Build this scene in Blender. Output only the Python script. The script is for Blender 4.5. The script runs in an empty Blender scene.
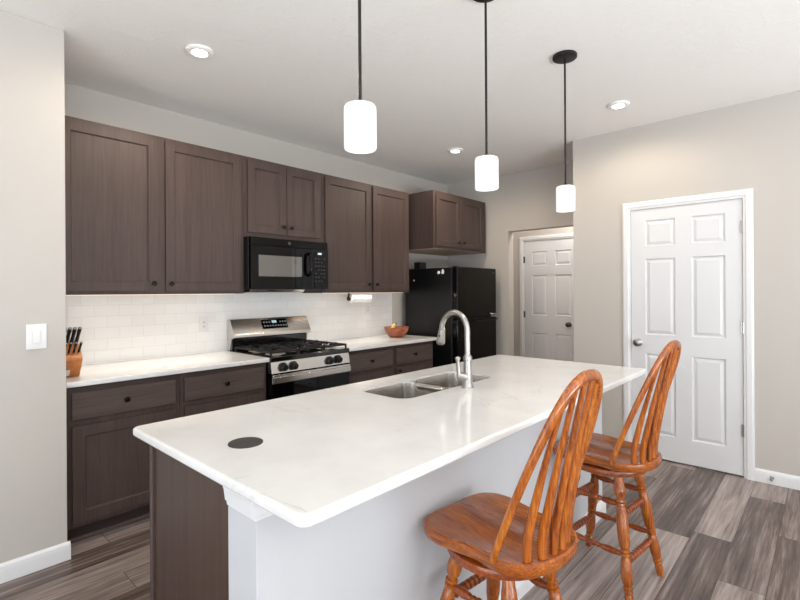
import bpy, bmesh, math, random
from mathutils import Vector, Matrix
from mathutils.geometry import tessellate_polygon
random.seed(7)
S = bpy.context.scene
COL = S.collection
PI = math.pi

# ------------------------------------------------------------------ camera
YAW, ROLL, CAMH, FPX, CYP = .8308, -.0060, 1.3795, 472.3, 291.5
Fw = Vector((math.sin(YAW), math.cos(YAW), 0))
R0 = Fw.cross(Vector((0, 0, 1))).normalized(); U0 = Vector((0, 0, 1))
cr, sr = math.cos(ROLL), math.sin(ROLL)
Rt = R0 * cr + U0 * sr; Up = U0 * cr - R0 * sr
cd = bpy.data.cameras.new('camera'); cam = bpy.data.objects.new('camera', cd); COL.objects.link(cam)
M = Matrix((Rt, Up, -Fw)).transposed().to_4x4(); M.translation = Vector((0, 0, CAMH)); cam.matrix_world = M
cd.sensor_width = 36; cd.lens = FPX * 36 / 800; cd.shift_y = -(300 - CYP) / 800; cd.clip_start = .02
S.camera = cam

# ------------------------------------------------------------------ world, exposure, daylight
S.view_settings.view_transform = 'Standard'; S.view_settings.look = 'None'
S.view_settings.gamma = 1; S.view_settings.exposure = 0.02; S.view_settings.use_curve_mapping = False
W = bpy.data.worlds.new('daylight_sky'); S.world = W; W.use_nodes = True
bg = W.node_tree.nodes['Background']; bg.inputs[0].default_value = (.80, .90, 1, 1); bg.inputs[1].default_value = 1.6

def area(name, loc, direction, sx, sy, power, color):
    l = bpy.data.lights.new(name, 'AREA'); l.shape = 'RECTANGLE'; l.size = sx; l.size_y = sy
    l.energy = power; l.color = color
    o = bpy.data.objects.new(name, l); COL.objects.link(o); o.location = loc
    o.rotation_euler = Vector(direction).to_track_quat('-Z', 'Y').to_euler(); return o
# daylight entering by the windows of the living area behind the camera
DAY = (.86, .93, 1)
area('window_daylight', (-1.2, -3.50, 1.45), (0, 1, 0), 2.1, 1.9, 8, DAY)
area('window_daylight', (1.7, -3.50, 1.45), (0, 1, 0), 2.1, 1.9, 8, DAY)
area('window_daylight', (-2.36, .5, 1.45), (1, 0, 0), 2.5, 1.9, 24, DAY)
# added fill lamps inside the room, aimed up to brighten the ceiling
FILL = (.885, .95, 1)
area('ceiling_fill', (-1.2, -3.30, .45), (0, .12, .99), 2.1, .9, 185, FILL)
area('ceiling_fill', (1.7, -3.30, .45), (0, .12, .99), 2.1, .9, 215, FILL)
area('ceiling_fill', (-2.10, .3, .45), (.48, .05, .88), 2.3, .9, 34, FILL)

# ------------------------------------------------------------------ materials
def lin(c):
    c /= 255.
    return c / 12.92 if c <= .04045 else ((c + .055) / 1.055) ** 2.4
def rgb(r, g, b): return (lin(r), lin(g), lin(b), 1)

def mat(name, col, rough=.5, metal=0, spec=.5, ior=None, coat=0, emit=None, estr=0):
    m = bpy.data.materials.new(name); m.use_nodes = True
    b = m.node_tree.nodes['Principled BSDF']
    b.inputs['Base Color'].default_value = col; b.inputs['Roughness'].default_value = rough
    b.inputs['Metallic'].default_value = metal; b.inputs['Specular IOR Level'].default_value = spec
    b.inputs['Coat Weight'].default_value = coat; b.inputs['Coat Roughness'].default_value = .08
    if ior: b.inputs['IOR'].default_value = ior
    if emit: b.inputs['Emission Color'].default_value = emit; b.inputs['Emission Strength'].default_value = estr
    return m
def N(m, t, **k):
    n = m.node_tree.nodes.new(t)
    for a, v in k.items(): setattr(n, a, v)
    return n
def L(m, a, b): m.node_tree.links.new(a, b)
def BS(m): return m.node_tree.nodes['Principled BSDF']
def math_n(m, op, a, b=None):
    n = N(m, 'ShaderNodeMath', operation=op)
    for i, v in enumerate((a, b)):
        if v is None: continue
        if isinstance(v, (int, float)): n.inputs[i].default_value = v
        else: L(m, v, n.inputs[i])
    return n.outputs[0]
def bump(m, h, strength, dist):
    b = N(m, 'ShaderNodeBump'); b.inputs['Strength'].default_value = strength; b.inputs['Distance'].default_value = dist
    L(m, h, b.inputs['Height']); L(m, b.outputs[0], BS(m).inputs['Normal'])
def ramp(m, f, stops):
    r = N(m, 'ShaderNodeValToRGB'); e = r.color_ramp.elements
    while len(e) < len(stops): e.new(.5)
    for i, (p, c) in enumerate(stops): e[i].position = p; e[i].color = c
    L(m, f, r.inputs[0]); return r.outputs[0]
def coords(m, scale, kind='Object', rot=(0, 0, 0)):
    t = N(m, 'ShaderNodeTexCoord'); mp = N(m, 'ShaderNodeMapping'); mp.inputs['Scale'].default_value = scale
    mp.inputs['Rotation'].default_value = rot
    L(m, t.outputs[kind], mp.inputs[0]); return mp.outputs[0]
def noise(m, vec, scale, detail=4, rough=.6, dist=0):
    n = N(m, 'ShaderNodeTexNoise'); n.inputs['Scale'].default_value = scale; n.inputs['Detail'].default_value = detail
    n.inputs['Roughness'].default_value = rough; n.inputs['Distortion'].default_value = dist
    L(m, vec, n.inputs['Vector']); return n.outputs[0]
def grain_wood(name, dark, mid, light, axis, rough, fine=60, stretch=.04, coat=0, figure=9, bumps=.06):
    m = mat(name, mid, rough, coat=coat)
    s = [1, 1, 1]; s[axis] = stretch
    v = coords(m, s)
    n1 = noise(m, v, fine, 5, .65, .3); n2 = noise(m, v, figure, 3, .5, 1.6)
    f = math_n(m, 'ADD', math_n(m, 'MULTIPLY', n1, .62), math_n(m, 'MULTIPLY', n2, .38))
    c = ramp(m, f, [(.34, dark), (.5, mid), (.66, light)])
    L(m, c, BS(m).inputs['Base Color']); bump(m, n1, bumps, .002)
    return m

def paint(name, col, rough=.75, bscale=220, bs=.05):
    m = mat(name, col, rough, spec=.3)
    v = coords(m, (1, 1, 1)); bump(m, noise(m, v, bscale, 2), bs, .001); return m
wall_m = paint('greige_wall_paint', rgb(195, 189, 182))
ceil_m = mat('textured_ceiling_paint', rgb(244, 240, 236), .85, spec=.2)
_v = coords(ceil_m, (1, 1.0, 1)); _n = noise(ceil_m, _v, 22, 4, .6, 1.2)
bump(ceil_m, ramp(ceil_m, _n, [(.42, (0, 0, 0, 1)), (.62, (1, 1, 1, 1))]), .17, .008)
trim_m = mat('white_trim_enamel', rgb(228, 228, 229), .35)
door_m = mat('white_door_enamel', rgb(222, 222, 223), .38)
island_white = paint('white_island_paint', rgb(198, 199, 202), .6)

dk, md, lt = rgb(63, 51, 48), rgb(75, 61, 57), rgb(84, 70, 65)
cab_v = grain_wood('stained_brown_wood_vertical', dk, md, lt, 2, .5, 110, .03, figure=5)
BS(cab_v).inputs['Specular IOR Level'].default_value = .35
cab_h = grain_wood('stained_brown_wood_horizontal', rgb(66, 54, 50), rgb(83, 69, 64), rgb(94, 79, 74), 0, .42, 110, .03, figure=5)
cab_in = mat('cabinet_underside_ply', rgb(196, 172, 146), .6)
panel_w = grain_wood('island_brown_panel_wood', rgb(52, 36, 30), rgb(67, 49, 42), rgb(79, 60, 51), 2, .42, 60, .03)
kick_m = mat('toe_kick_dark_board', rgb(58, 44, 41), .5)
knob_m = mat('black_bronze_knob', rgb(26, 22, 21), .35, .6)

quartz = mat('white_quartz', rgb(232, 230, 227), .09, spec=.55)
_v = coords(quartz, (1, 1, 1), rot=(0, 0, .6)); _w = noise(quartz, _v, 1.7, 6, .65, 2.2)
_a = math_n(quartz, 'ABSOLUTE', math_n(quartz, 'SUBTRACT', _w, .5))
_c = ramp(quartz, _a, [(0, (1, 1, 1, 1)), (.014, (0, 0, 0, 1))])
_k = noise(quartz, _v, 3.1, 2); _k = ramp(quartz, _k, [(.50, (0, 0, 0, 1)), (.66, (1, 1, 1, 1))])
_mx = math_n(quartz, 'MULTIPLY', _c, _k)
_cl = noise(quartz, _v, 5, 5)
_cl = ramp(quartz, _cl, [(.35, rgb(222, 221, 219)), (.65, rgb(231, 230, 228))])
_m = N(quartz, 'ShaderNodeMix', data_type='RGBA'); L(quartz, math_n(quartz, 'MULTIPLY', _mx, .42), _m.inputs[0])
L(quartz, _cl, _m.inputs[6]); _m.inputs[7].default_value = rgb(176, 170, 165); L(quartz, _m.outputs[2], BS(quartz).inputs['Base Color'])

tile_m = mat('white_subway_tile', rgb(236, 235, 231), .12)
_t = N(tile_m, 'ShaderNodeTexCoord'); _s = N(tile_m, 'ShaderNodeSeparateXYZ'); L(tile_m, _t.outputs['Object'], _s.inputs[0])
_cb = N(tile_m, 'ShaderNodeCombineXYZ')
L(tile_m, math_n(tile_m, 'SUBTRACT', _s.outputs[0], .1175), _cb.inputs[0]); L(tile_m, math_n(tile_m, 'SUBTRACT', _s.outputs[2], .0045), _cb.inputs[1])
_br = N(tile_m, 'ShaderNodeTexBrick'); _br.offset = .5; L(tile_m, _cb.outputs[0], _br.inputs['Vector'])
for k, v in dict(Scale=1, **{'Mortar Size': .0013, 'Mortar Smooth': .3, 'Brick Width': .1524, 'Row Height': .0762, 'Bias': 0}).items(): _br.inputs[k].default_value = v
_br.inputs['Color1'].default_value = rgb(243, 242, 240); _br.inputs['Color2'].default_value = rgb(238, 237, 235); _br.inputs['Mortar'].default_value = rgb(222, 220, 216)
L(tile_m, _br.outputs['Color'], BS(tile_m).inputs['Base Color'])
_inv = math_n(tile_m, 'SUBTRACT', 1, _br.outputs['Fac']); bump(tile_m, _inv, .2, .0015)

# plank floor: boards run along X
floor_m = mat('grey_brown_plank_floor', rgb(130, 115, 108), .38)
t = N(floor_m, 'ShaderNodeTexCoord'); sp = N(floor_m, 'ShaderNodeSeparateXYZ'); L(floor_m, t.outputs['Object'], sp.inputs[0])
PW, PL = .182, 1.22
row = math_n(floor_m, 'FLOOR', math_n(floor_m, 'DIVIDE', math_n(floor_m, 'ADD', sp.outputs[1], 10.0 - .031), PW))
wn = N(floor_m, 'ShaderNodeTexWhiteNoise', noise_dimensions='1D'); L(floor_m, row, wn.inputs['W'])
xo = math_n(floor_m, 'ADD', math_n(floor_m, 'DIVIDE', math_n(floor_m, 'ADD', sp.outputs[0], 20), PL), math_n(floor_m, 'MULTIPLY', wn.outputs['Value'], 7))
colm = math_n(floor_m, 'FLOOR', xo)
cb = N(floor_m, 'ShaderNodeCombineXYZ'); L(floor_m, row, cb.inputs[0]); L(floor_m, colm, cb.inputs[1])
wn2 = N(floor_m, 'ShaderNodeTexWhiteNoise', noise_dimensions='2D'); L(floor_m, cb.outputs[0], wn2.inputs['Vector'])
mp = N(floor_m, 'ShaderNodeCombineXYZ')
L(floor_m, math_n(floor_m, 'ADD', math_n(floor_m, 'MULTIPLY', sp.outputs[0], .04), math_n(floor_m, 'MULTIPLY', wn2.outputs['Value'], 30)), mp.inputs[0]); L(floor_m, sp.outputs[1], mp.inputs[1])
mp2 = N(floor_m, 'ShaderNodeCombineXYZ')
L(floor_m, math_n(floor_m, 'ADD', math_n(floor_m, 'MULTIPLY', sp.outputs[0], .06), math_n(floor_m, 'MULTIPLY', wn2.outputs['Value'], 30)), mp2.inputs[0]); L(floor_m, sp.outputs[1], mp2.inputs[1])
g1 = noise(floor_m, mp.outputs[0], 55, 5, .7, .4); g2 = noise(floor_m, mp2.outputs[0], 15, 6, .7, .8)
fv = math_n(floor_m, 'ADD', math_n(floor_m, 'ADD', math_n(floor_m, 'MULTIPLY', g1, .35), math_n(floor_m, 'MULTIPLY', g2, .45)), math_n(floor_m, 'MULTIPLY', wn2.outputs['Value'], .15))
fc = ramp(floor_m, fv, [(.34, rgb(62, 48, 43)), (.44, rgb(98, 84, 78)), (.52, rgb(142, 128, 122)), (.66, rgb(184, 172, 166))])
def seam(f, w):
    fr = math_n(floor_m, 'FRACT', f)
    return math_n(floor_m, 'LESS_THAN', math_n(floor_m, 'MINIMUM', fr, math_n(floor_m, 'SUBTRACT', 1, fr)), w)
sm = math_n(floor_m, 'MAXIMUM', seam(math_n(floor_m, 'DIVIDE', math_n(floor_m, 'ADD', sp.outputs[1], 10.0 - .031), PW), .009), seam(xo, .0014))
mx = N(floor_m, 'ShaderNodeMix', data_type='RGBA'); L(floor_m, math_n(floor_m, 'MULTIPLY', sm, .92), mx.inputs[0]); L(floor_m, fc, mx.inputs[6]); mx.inputs[7].default_value = rgb(62, 52, 48)
L(floor_m, mx.outputs[2], BS(floor_m).inputs['Base Color']); bump(floor_m, g1, .06, .002)

steel = mat('brushed_stainless_steel', rgb(208, 204, 200), .22, 1)
_v = coords(steel, (.03, 1, 1)); bump(steel, noise(steel, _v, 300, 2), .05, .001)
sink_m = mat('satin_sink_steel', rgb(198, 194, 189), .24, 1)
nickel = mat('brushed_nickel', rgb(178, 175, 171), .28, 1)
blk = mat('black_appliance_enamel', rgb(5, 4, 4), .08, spec=.22)
blk_side = mat('black_textured_side', rgb(16, 15, 17), .30, spec=.4)
_v = coords(blk_side, (1, 1, 1)); bump(blk_side, noise(blk_side, _v, 260, 2), .15, .001)
blk_glass = mat('black_glass', rgb(5, 5, 6), .03, spec=.25)
mw_glass = mat('reflective_door_glass', rgb(128, 125, 122), .03, .8)
iron = mat('cast_iron', rgb(28, 27, 27), .55)
cook = mat('black_cooktop_enamel', rgb(14, 14, 15), .08, spec=.8)
well_m = mat('steel_burner_well', rgb(205, 202, 198), .35, .7)
gray_btn = mat('pale_key_print', rgb(66, 65, 65), .5)
burner_m = mat('aluminium_burner', rgb(150, 146, 142), .35, .9)
black_pl = mat('black_plastic', rgb(18, 17, 18), .4)
white_pl = mat('white_plastic', rgb(230, 229, 227), .35)
canopy_m = mat('dark_bronze_metal', rgb(44, 38, 38), .42, .5)
paper_m = mat('paper_towel', rgb(240, 240, 238), .9)
block_m = grain_wood('honey_knife_block_wood', rgb(160, 88, 34), rgb(186, 110, 50), rgb(206, 132, 70), 2, .35, 50, .08)
label_m = mat('pale_label', rgb(232, 224, 216), .6)
bowl_m = grain_wood('carved_bowl_wood', rgb(96, 44, 26), rgb(148, 80, 50), rgb(190, 126, 92), 0, .35, 40, .3)
banana_m = mat('yellow_fruit_skin', rgb(232, 190, 96), .5)
orange_m = mat('orange_fruit_skin', rgb(224, 150, 80), .55)
can_glow = mat('warm_led_lens', (1, .95, .88, 1), .5, emit=(1, .90, .76, 1), estr=9)
shade_m = mat('frosted_opal_glass', (.30, .30, .30, 1), .3, emit=(1, .985, .965, 1), estr=.80)
bulb_m = mat('lit_bulb', (1, 1, 1, 1), .5, emit=(1, .94, .85, 1), estr=2.2)
disc_m = mat('dark_grey_outlet_cap', rgb(50, 46, 44), .7, 0)
oakargs = (rgb(96, 40, 8), rgb(156, 80, 20), rgb(198, 118, 40))
oak_y = grain_wood('honey_oak_seat', *oakargs, 1, .27, 210, .035, coat=.3, figure=9)
oak_z = grain_wood('honey_oak_turned', *oakargs, 2, .25, 150, .05, coat=.35, figure=10)
oak_x = grain_wood('honey_oak_rung', rgb(90, 34, 8), rgb(140, 64, 18), rgb(176, 92, 32), 0, .28, 90, .08, coat=.25)

# ------------------------------------------------------------------ mesh helpers
class MB:
    def __init__(s): s.v = []; s.f = []
    def add(s, verts, faces, T=None):
        n = len(s.v)
        s.v += [Vector(T(*p)) if T else Vector(p) for p in verts]
        s.f += [tuple(i + n for i in f) for f in faces]; return s
    def box(s, x0, x1, y0, y1, z0, z1, T=None):
        v = [(x, y, z) for x in (x0, x1) for y in (y0, y1) for z in (z0, z1)]
        return s.add(v, [(0, 1, 3, 2), (4, 6, 7, 5), (0, 4, 5, 1), (2, 3, 7, 6), (0, 2, 6, 4), (1, 5, 7, 3)], T)
    def prism(s, pts, fn, a, b):      # pts 2-D polygon, fn(u,v,w)->xyz, from w=a to b
        n = len(pts); v = [fn(u, w, a) for u, w in pts] + [fn(u, w, b) for u, w in pts]
        f = [(i, (i + 1) % n, n + (i + 1) % n, n + i) for i in range(n)]
        return s.add(v, f + [tuple(range(n))[::-1], tuple(range(n, 2 * n))])
    def rings(s, rr, close_ends=True, loop=True):
        n = len(rr[0]); v = [p for r in rr for p in r]; f = []
        for k in range(len(rr) - 1):
            for i in range(n if loop else n - 1):
                j = (i + 1) % n; f.append((k * n + i, k * n + j, (k + 1) * n + j, (k + 1) * n + i))
        if close_ends: f += [tuple(range(n))[::-1], tuple(range((len(rr) - 1) * n, len(rr) * n))]
        return s.add(v, f)
    def lathe(s, prof, a, b, seg=20, caps=True):   # prof (t 0..1 along a->b, radius)
        a, b = Vector(a), Vector(b); d = (b - a); q = d.normalized().to_track_quat('Z', 'Y')
        X, Y = q @ Vector((1, 0, 0)), q @ Vector((0, 1, 0))
        rr = [[a + d * t + (X * math.cos(2 * PI * i / seg) + Y * math.sin(2 * PI * i / seg)) * r for i in range(seg)] for t, r in prof]
        return s.rings(rr, caps)
    def cyl(s, a, b, r, seg=20, r2=None): return s.lathe([(0, r), (1, r if r2 is None else r2)], a, b, seg)
    def tube(s, path, rad, seg=12, flat=1, side=None):       # rad number or list; flat scales the second axis
        P = [Vector(p) for p in path]; n = len(P); rr = []; prev = None
        for i in range(n):
            t = (P[min(i + 1, n - 1)] - P[max(i - 1, 0)]).normalized()
            if side is not None: X = (Vector(side) - t * t.dot(Vector(side))).normalized()
            elif prev is None:
                X = t.orthogonal().normalized()
            else: X = (prev - t * t.dot(prev)).normalized()
            prev = X; Y = t.cross(X)
            r = rad[i] if isinstance(rad, (list, tuple)) else rad
            rr.append([P[i] + X * math.cos(2 * PI * k / seg) * r + Y * math.sin(2 * PI * k / seg) * r * flat for k in range(seg)])
        return s.rings(rr)
def new_obj(name, mb, m, parent=None, bev=0, smooth=False, loc=None, seg=2, sub=0):
    if parent is not None:
        o0 = Vector((0, 0, 0)); p = parent
        while p is not None: o0 += p.location; p = p.parent
    elif loc is not None: o0 = Vector(loc)
    else: o0 = Vector((0, 0, 0))
    me = bpy.data.meshes.new(name); me.from_pydata([v - o0 for v in mb.v], [], mb.f)
    bm = bmesh.new(); bm.from_mesh(me); bmesh.ops.recalc_face_normals(bm, faces=bm.faces); bm.to_mesh(me); bm.free()
    me.materials.append(m)
    o = bpy.data.objects.new(name, me); COL.objects.link(o)
    if parent is not None: o.parent = parent
    else: o.location = o0
    if bev:
        b = o.modifiers.new('bevel', 'BEVEL'); b.width = bev; b.segments = seg; b.limit_method = 'ANGLE'; b.angle_limit = .6
    if sub:
        u = o.modifiers.new('sub', 'SUBSURF'); u.levels = sub; u.render_levels = sub
    if smooth or bev:
        for p in me.polygons: p.use_smooth = True
        if not sub:
            e = me.attributes.get('sharp_edge') or me.attributes.new('sharp_edge', 'BOOLEAN', 'EDGE')
            bm = bmesh.new(); bm.from_mesh(me); bm.edges.ensure_lookup_table()
            lim = .6
            sh = [(len(ed.link_faces) != 2 or ed.calc_face_angle(0) > lim) and not bev for ed in bm.edges]; bm.free()
            e.data.foreach_set('value', sh)
        if bev:
            w = o.modifiers.new('wn', 'WEIGHTED_NORMAL'); w.keep_sharp = True
    return o
def tag(o, label, cat, group=None):
    o['label'] = label; o['category'] = cat
    if group: o['group'] = group
    return o
def thing(name, loc, label, cat, group=None):
    o = bpy.data.objects.new(name, None); o.location = loc; o.empty_display_size = .1; COL.objects.link(o); return tag(o, label, cat, group)
def structure(o, label=None):
    o['kind'] = 'structure'
    if label: o['label'] = label
    return o
def sempty(name, loc, label=None):
    o = bpy.data.objects.new(name, None); o.location = loc; COL.objects.link(o); return structure(o, label)

def panelled(mb, fn, W_, H_, th, panels, rings):
    """slab front in plane (u,v); fn(u,v,w) with w outwards; panels = rects (u0,u1,v0,v1); rings = (inset, depth) list"""
    us = sorted({0, W_} | {p[0] for p in panels} | {p[1] for p in panels}); vs = sorted({0, H_} | {p[2] for p in panels} | {p[3] for p in panels})
    for i in range(len(us) - 1):
        for j in range(len(vs) - 1):
            a, b, c, d = us[i], us[i + 1], vs[j], vs[j + 1]
            cu, cv = (a + b) / 2, (c + d) / 2
            if any(p[0] < cu < p[1] and p[2] < cv < p[3] for p in panels): continue
            mb.add([(a, c, 0), (b, c, 0), (b, d, 0), (a, d, 0)], [(0, 1, 2, 3)], fn)
    for (a, b, c, d) in panels:
        pr = [(0, 0)] + list(rings); v = []; f = []
        for ins, dep in pr: v += [(a + ins, c + ins, dep), (b - ins, c + ins, dep), (b - ins, d - ins, dep), (a + ins, d - ins, dep)]
        for k in range(len(pr) - 1):
            for i in range(4):
                j = (i + 1) % 4; f.append((4 * k + i, 4 * k + j, 4 * k + 4 + j, 4 * k + 4 + i))
        k = 4 * (len(pr) - 1); f.append((k, k + 1, k + 2, k + 3)); mb.add(v, f, fn)
    v = [(0, 0, 0), (W_, 0, 0), (W_, H_, 0), (0, H_, 0), (0, 0, -th), (W_, 0, -th), (W_, H_, -th), (0, H_, -th)]
    mb.add(v, [(0, 1, 5, 4), (1, 2, 6, 5), (2, 3, 7, 6), (3, 0, 4, 7), (4, 5, 6, 7)], fn)
    return mb
def rounded(x0, x1, y0, y1, r, n=6):
    P = []
    for cx, cy, a0 in ((x1 - r, y1 - r, 0), (x0 + r, y1 - r, PI / 2), (x0 + r, y0 + r, PI), (x1 - r, y0 + r, 1.5 * PI)):
        P += [(cx + r * math.cos(a0 + PI / 2 * i / n), cy + r * math.sin(a0 + PI / 2 * i / n)) for i in range(n + 1)]
    return P

# ------------------------------------------------------------------ the room
Yw, Xp, Yn, Xe, CE, Xn = 3.655, 4.245, 2.936, 4.918, 2.743, .642
XH = 5.9                           # hall wall with the far door
x0r, y0r = -2.45, -3.6
structure(new_obj('floor', MB().box(x0r - .1, 6.1, y0r - .1, 3.9, -.08, 0), floor_m), 'grey brown wood plank floor')
structure(new_obj('ceiling', MB().box(x0r - .1, 6.1, y0r - .1, 3.9, CE, CE + .08), ceil_m), 'white textured ceiling')
structure(new_obj('wall_back', MB().box(Xn - .1, Xe, Yw, Yw + .12, 0, CE), wall_m), 'greige wall behind the cabinets')
structure(new_obj('wall_front_left', MB().box(x0r, Xn, Yn, Yw + .12, 0, CE), wall_m, bev=.004), 'greige wall end at the left with a light switch')
structure(new_obj('wall_backsplash', MB().box(Xn, 3.859, Yw - .008, Yw, .88, 1.40), tile_m), 'white subway tile backsplash')
# end wall with cased-off hall opening (Y 2.778 .. 1.80, height 2.07)
structure(new_obj('wall_end', MB().box(Xe, Xe + .115, 2.778, Yw + .12, 0, CE).box(Xe, Xe + .115, 1.733, 2.778, 2.072, CE), wall_m), 'greige wall beside the refrigerator with hall opening')
structure(new_obj('wall_pantry', MB().box(Xp, Xe + .115, 1.30, 1.733, 0, CE).box(Xp, Xp + .115, y0r, .42, 0, CE)
    .box(Xp, Xp + .115, .42, 1.30, 2.045, CE).box(Xp + .115, Xe + .115, 1.1, 1.30, 0, CE)  , wall_m), 'greige pantry wall with the white door')
structure(new_obj('wall_hall', MB().box(XH, XH + .1, 1.5, 2.326, 0, CE).box(XH, XH + .1, 3.094, Yw + .12, 0, CE).box(XH, XH + .1, 2.326, 3.094, 2.05, CE).box(Xe + .115, XH, 3.30, 3.42, 0, CE).box(Xe + .115, XH, 1.5, 1.62, 0, CE), wall_m), 'greige hall wall around the far door')
structure(new_obj('wall_pantry_inside', MB().box(Xe + .015, Xe + .115, y0r, 1.1, 0, CE), wall_m), 'pantry inner wall')
# living-area walls behind the camera, with window openings
wr = MB()
for a, b, z0, z1 in ((x0r - .1, -2.3, 0, CE), (-.1, .6, 0, CE), (2.8, Xp, 0, CE), (-2.3, -.1, 0, .3), (-2.3, -.1, 2.4, CE), (.6, 2.8, 0, .3), (.6, 2.8, 2.4, CE)):
    wr.box(a, b, y0r - .12, y0r, z0, z1)
structure(new_obj('wall_rear', wr, wall_m), 'greige wall behind the viewer with two windows')
wl = MB()
for a, b, z0, z1 in ((y0r, -.8, 0, CE), (1.8, Yn, 0, CE), (-.8, 1.8, 0, .3), (-.8, 1.8, 2.4, CE)):
    wl.box(x0r - .12, x0r, a, b, z0, z1)
structure(new_obj('wall_left', wl, wall_m), 'greige living area wall with a window')
for i, (a, b) in enumerate(((-2.3, -.1), (.6, 2.8))):
    w = MB()
    for q in (a, (a + b) / 2 - .03, b - .06): w.box(q, q + .06, y0r - .09, y0r - .04, .3, 2.4)
    for z in (.3, 1.32, 2.34): w.box(a, b, y0r - .09, y0r - .04, z, z + .06)
    structure(new_obj('window_%d' % (i + 1), w, trim_m), 'white window frame behind the viewer')
w = MB()
for q in (-.8, .47, 1.74): w.box(x0r - .09, x0r - .04, q, q + .06, .3, 2.4)
for z in (.3, 1.32, 2.34): w.box(x0r - .09, x0r - .04, -.8, 1.8, z, z + .06)
structure(new_obj('window_3', w, trim_m), 'white window frame in the left wall')

# baseboards: profile (out, z)
BP = [(0, 0), (.016, 0), (.016, .060), (.012, .070), (.012, .078), (.005, .088), (0, .092)]
def baseboard(name, runs, label):
    mb = MB()
    for kind, a, b, c in runs:
        if kind == 'x-': mb.prism(BP, lambda u, v, w, c=c: (w, c - u, v), a, b)       # faces -Y
        elif kind == 'x+': mb.prism(BP, lambda u, v, w, c=c: (w, c + u, v), a, b)
        elif kind == 'y-': mb.prism(BP, lambda u, v, w, c=c: (c - u, w, v), a, b)     # faces -X
        elif kind == 'y+': mb.prism(BP, lambda u, v, w, c=c: (c + u, w, v), a, b)
    return structure(new_obj(name, mb, trim_m, bev=.0015), label)
baseboard('baseboard_left', [('x-', x0r, Xn + .012, Yn)], 'white baseboard under the light switch')
baseboard('baseboard_right', [('y-', y0r, .417, Xp), ('y-', 1.306, 1.749, Xp), ('x+', Xp - .016, Xe, 1.733)], 'white baseboard beside the pantry door')
baseboard('baseboard_end', [('y-', 2.778, Yw, Xe)], 'white baseboard behind the refrigerator')
baseboard('baseboard_hall', [('x-', Xe + .115, XH, 3.30), ('y-', 3.13, 3.30, XH)], 'white baseboard in the hall')

# ---- six-panel doors facing -X
def six_panel_door(num, X, ya, yb, rows, cols, label, hinge_left, knob_y, rear):
    """ya>yb : picture-left and picture-right edges of the slab."""
    w = ya - yb; H = 2.035
    root = sempty('door_%d' % num, (X, (ya + yb) / 2, 0), label)
    fn = lambda u, v, d: (X + .004 - d, ya - u, .012 + v)
    rings = [(.007, -.011), (.014, -.012), (.036, -.003)]
    pan = [(c0, c1, r0, r1) for (c0, c1) in cols for (r0, r1) in rows]
    mb = panelled(MB(), fn, w, H, .036, pan, rings)
    new_obj('door_slab', mb, door_m, root)
    # casing with a stepped profile
    cs = [(0, 0), (.0, .012), (.012, .018), (.042, .018), (.050, .012), (.062, .010), (.062, 0)]
    c = MB(); top = 2.05; gy = .004
    def swing(a, b, rev):
        pass
    ia, ib = ya + gy, yb - gy
    path = [(ia, 0), (ia, top), (ib, top), (ib, 0)]
    dirs = [(1, 0), (1, 1), (-1, 1), (-1, 0)]
    rr = []
    for (py, pz), (dy, dz) in zip(path, dirs):
        rr.append([Vector((X - h, py + dy * (.062 - o), pz + dz * (.062 - o))) for o, h in cs])
    c.rings(rr, True)
    new_obj('casing', c, trim_m, root)
    j = MB().box(X - .003, X + .11, ia - .001, ia + .018, 0, top).box(X - .003, X + .11, ib - .018, ib + .001, 0, top).box(X - .003, X + .11, ib, ia, top - .001, top + .018)
    new_obj('jamb', j, trim_m, root)
    hy = ya if hinge_left else yb
    for z in (1.84, 1.10, .345) if num == 1 else (1.80, 1.06, .30):
        new_obj('hinge', MB().cyl((X - .006, hy + (.003 if hinge_left else -.003), z - .045), (X - .006, hy + (.003 if hinge_left else -.003), z + .045), .006, 12)
                  .box(X - .004, X + .001, hy - .012, hy + .012, z - .044, z + .044), nickel if num == 1 else rear, root, smooth=True)
    kz = .945
    k = MB().lathe([(0, .031), (.10, .031), (.16, .024), (.22, .012), (.5, .011), (.62, .020), (.74, .028), (.88, .029), (.97, .020), (1, .001)], (X + .004, knob_y, kz), (X - .062, knob_y, kz), 24)
    new_obj('door_knob', k, rear, root, smooth=True)
    return root
rows = [(.19, .845), (1.00, 1.625), (1.725, 1.94)]
six_panel_door(1, Xp, 1.241, .479, rows, [(.105, .325), (.437, .657)], 'white six-panel pantry door with hinges on the right', False, 1.186, nickel)
six_panel_door(2, XH, 3.09, 2.33, [(.19, .80), (1.04, 1.575), (1.70, 1.89)], [(.11, .325), (.435, .65)], 'white six-panel door seen through the hall opening', True, 2.470, mat('dark_knob_metal', rgb(84, 78, 76), .3, .9))

# door stop on right baseboard
ds = MB().lathe([(0, .012), (.08, .012), (.1, .005), (.75, .005), (.78, .009), (1, .009)], (Xp - .014, .315, .048), (Xp - .075, .315, .048), 14)
tag(new_obj('door_stop', ds, nickel, loc=(Xp - .016, .315, .048), smooth=True), 'small metal door stop on the right-hand white baseboard', 'door stop')

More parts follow.
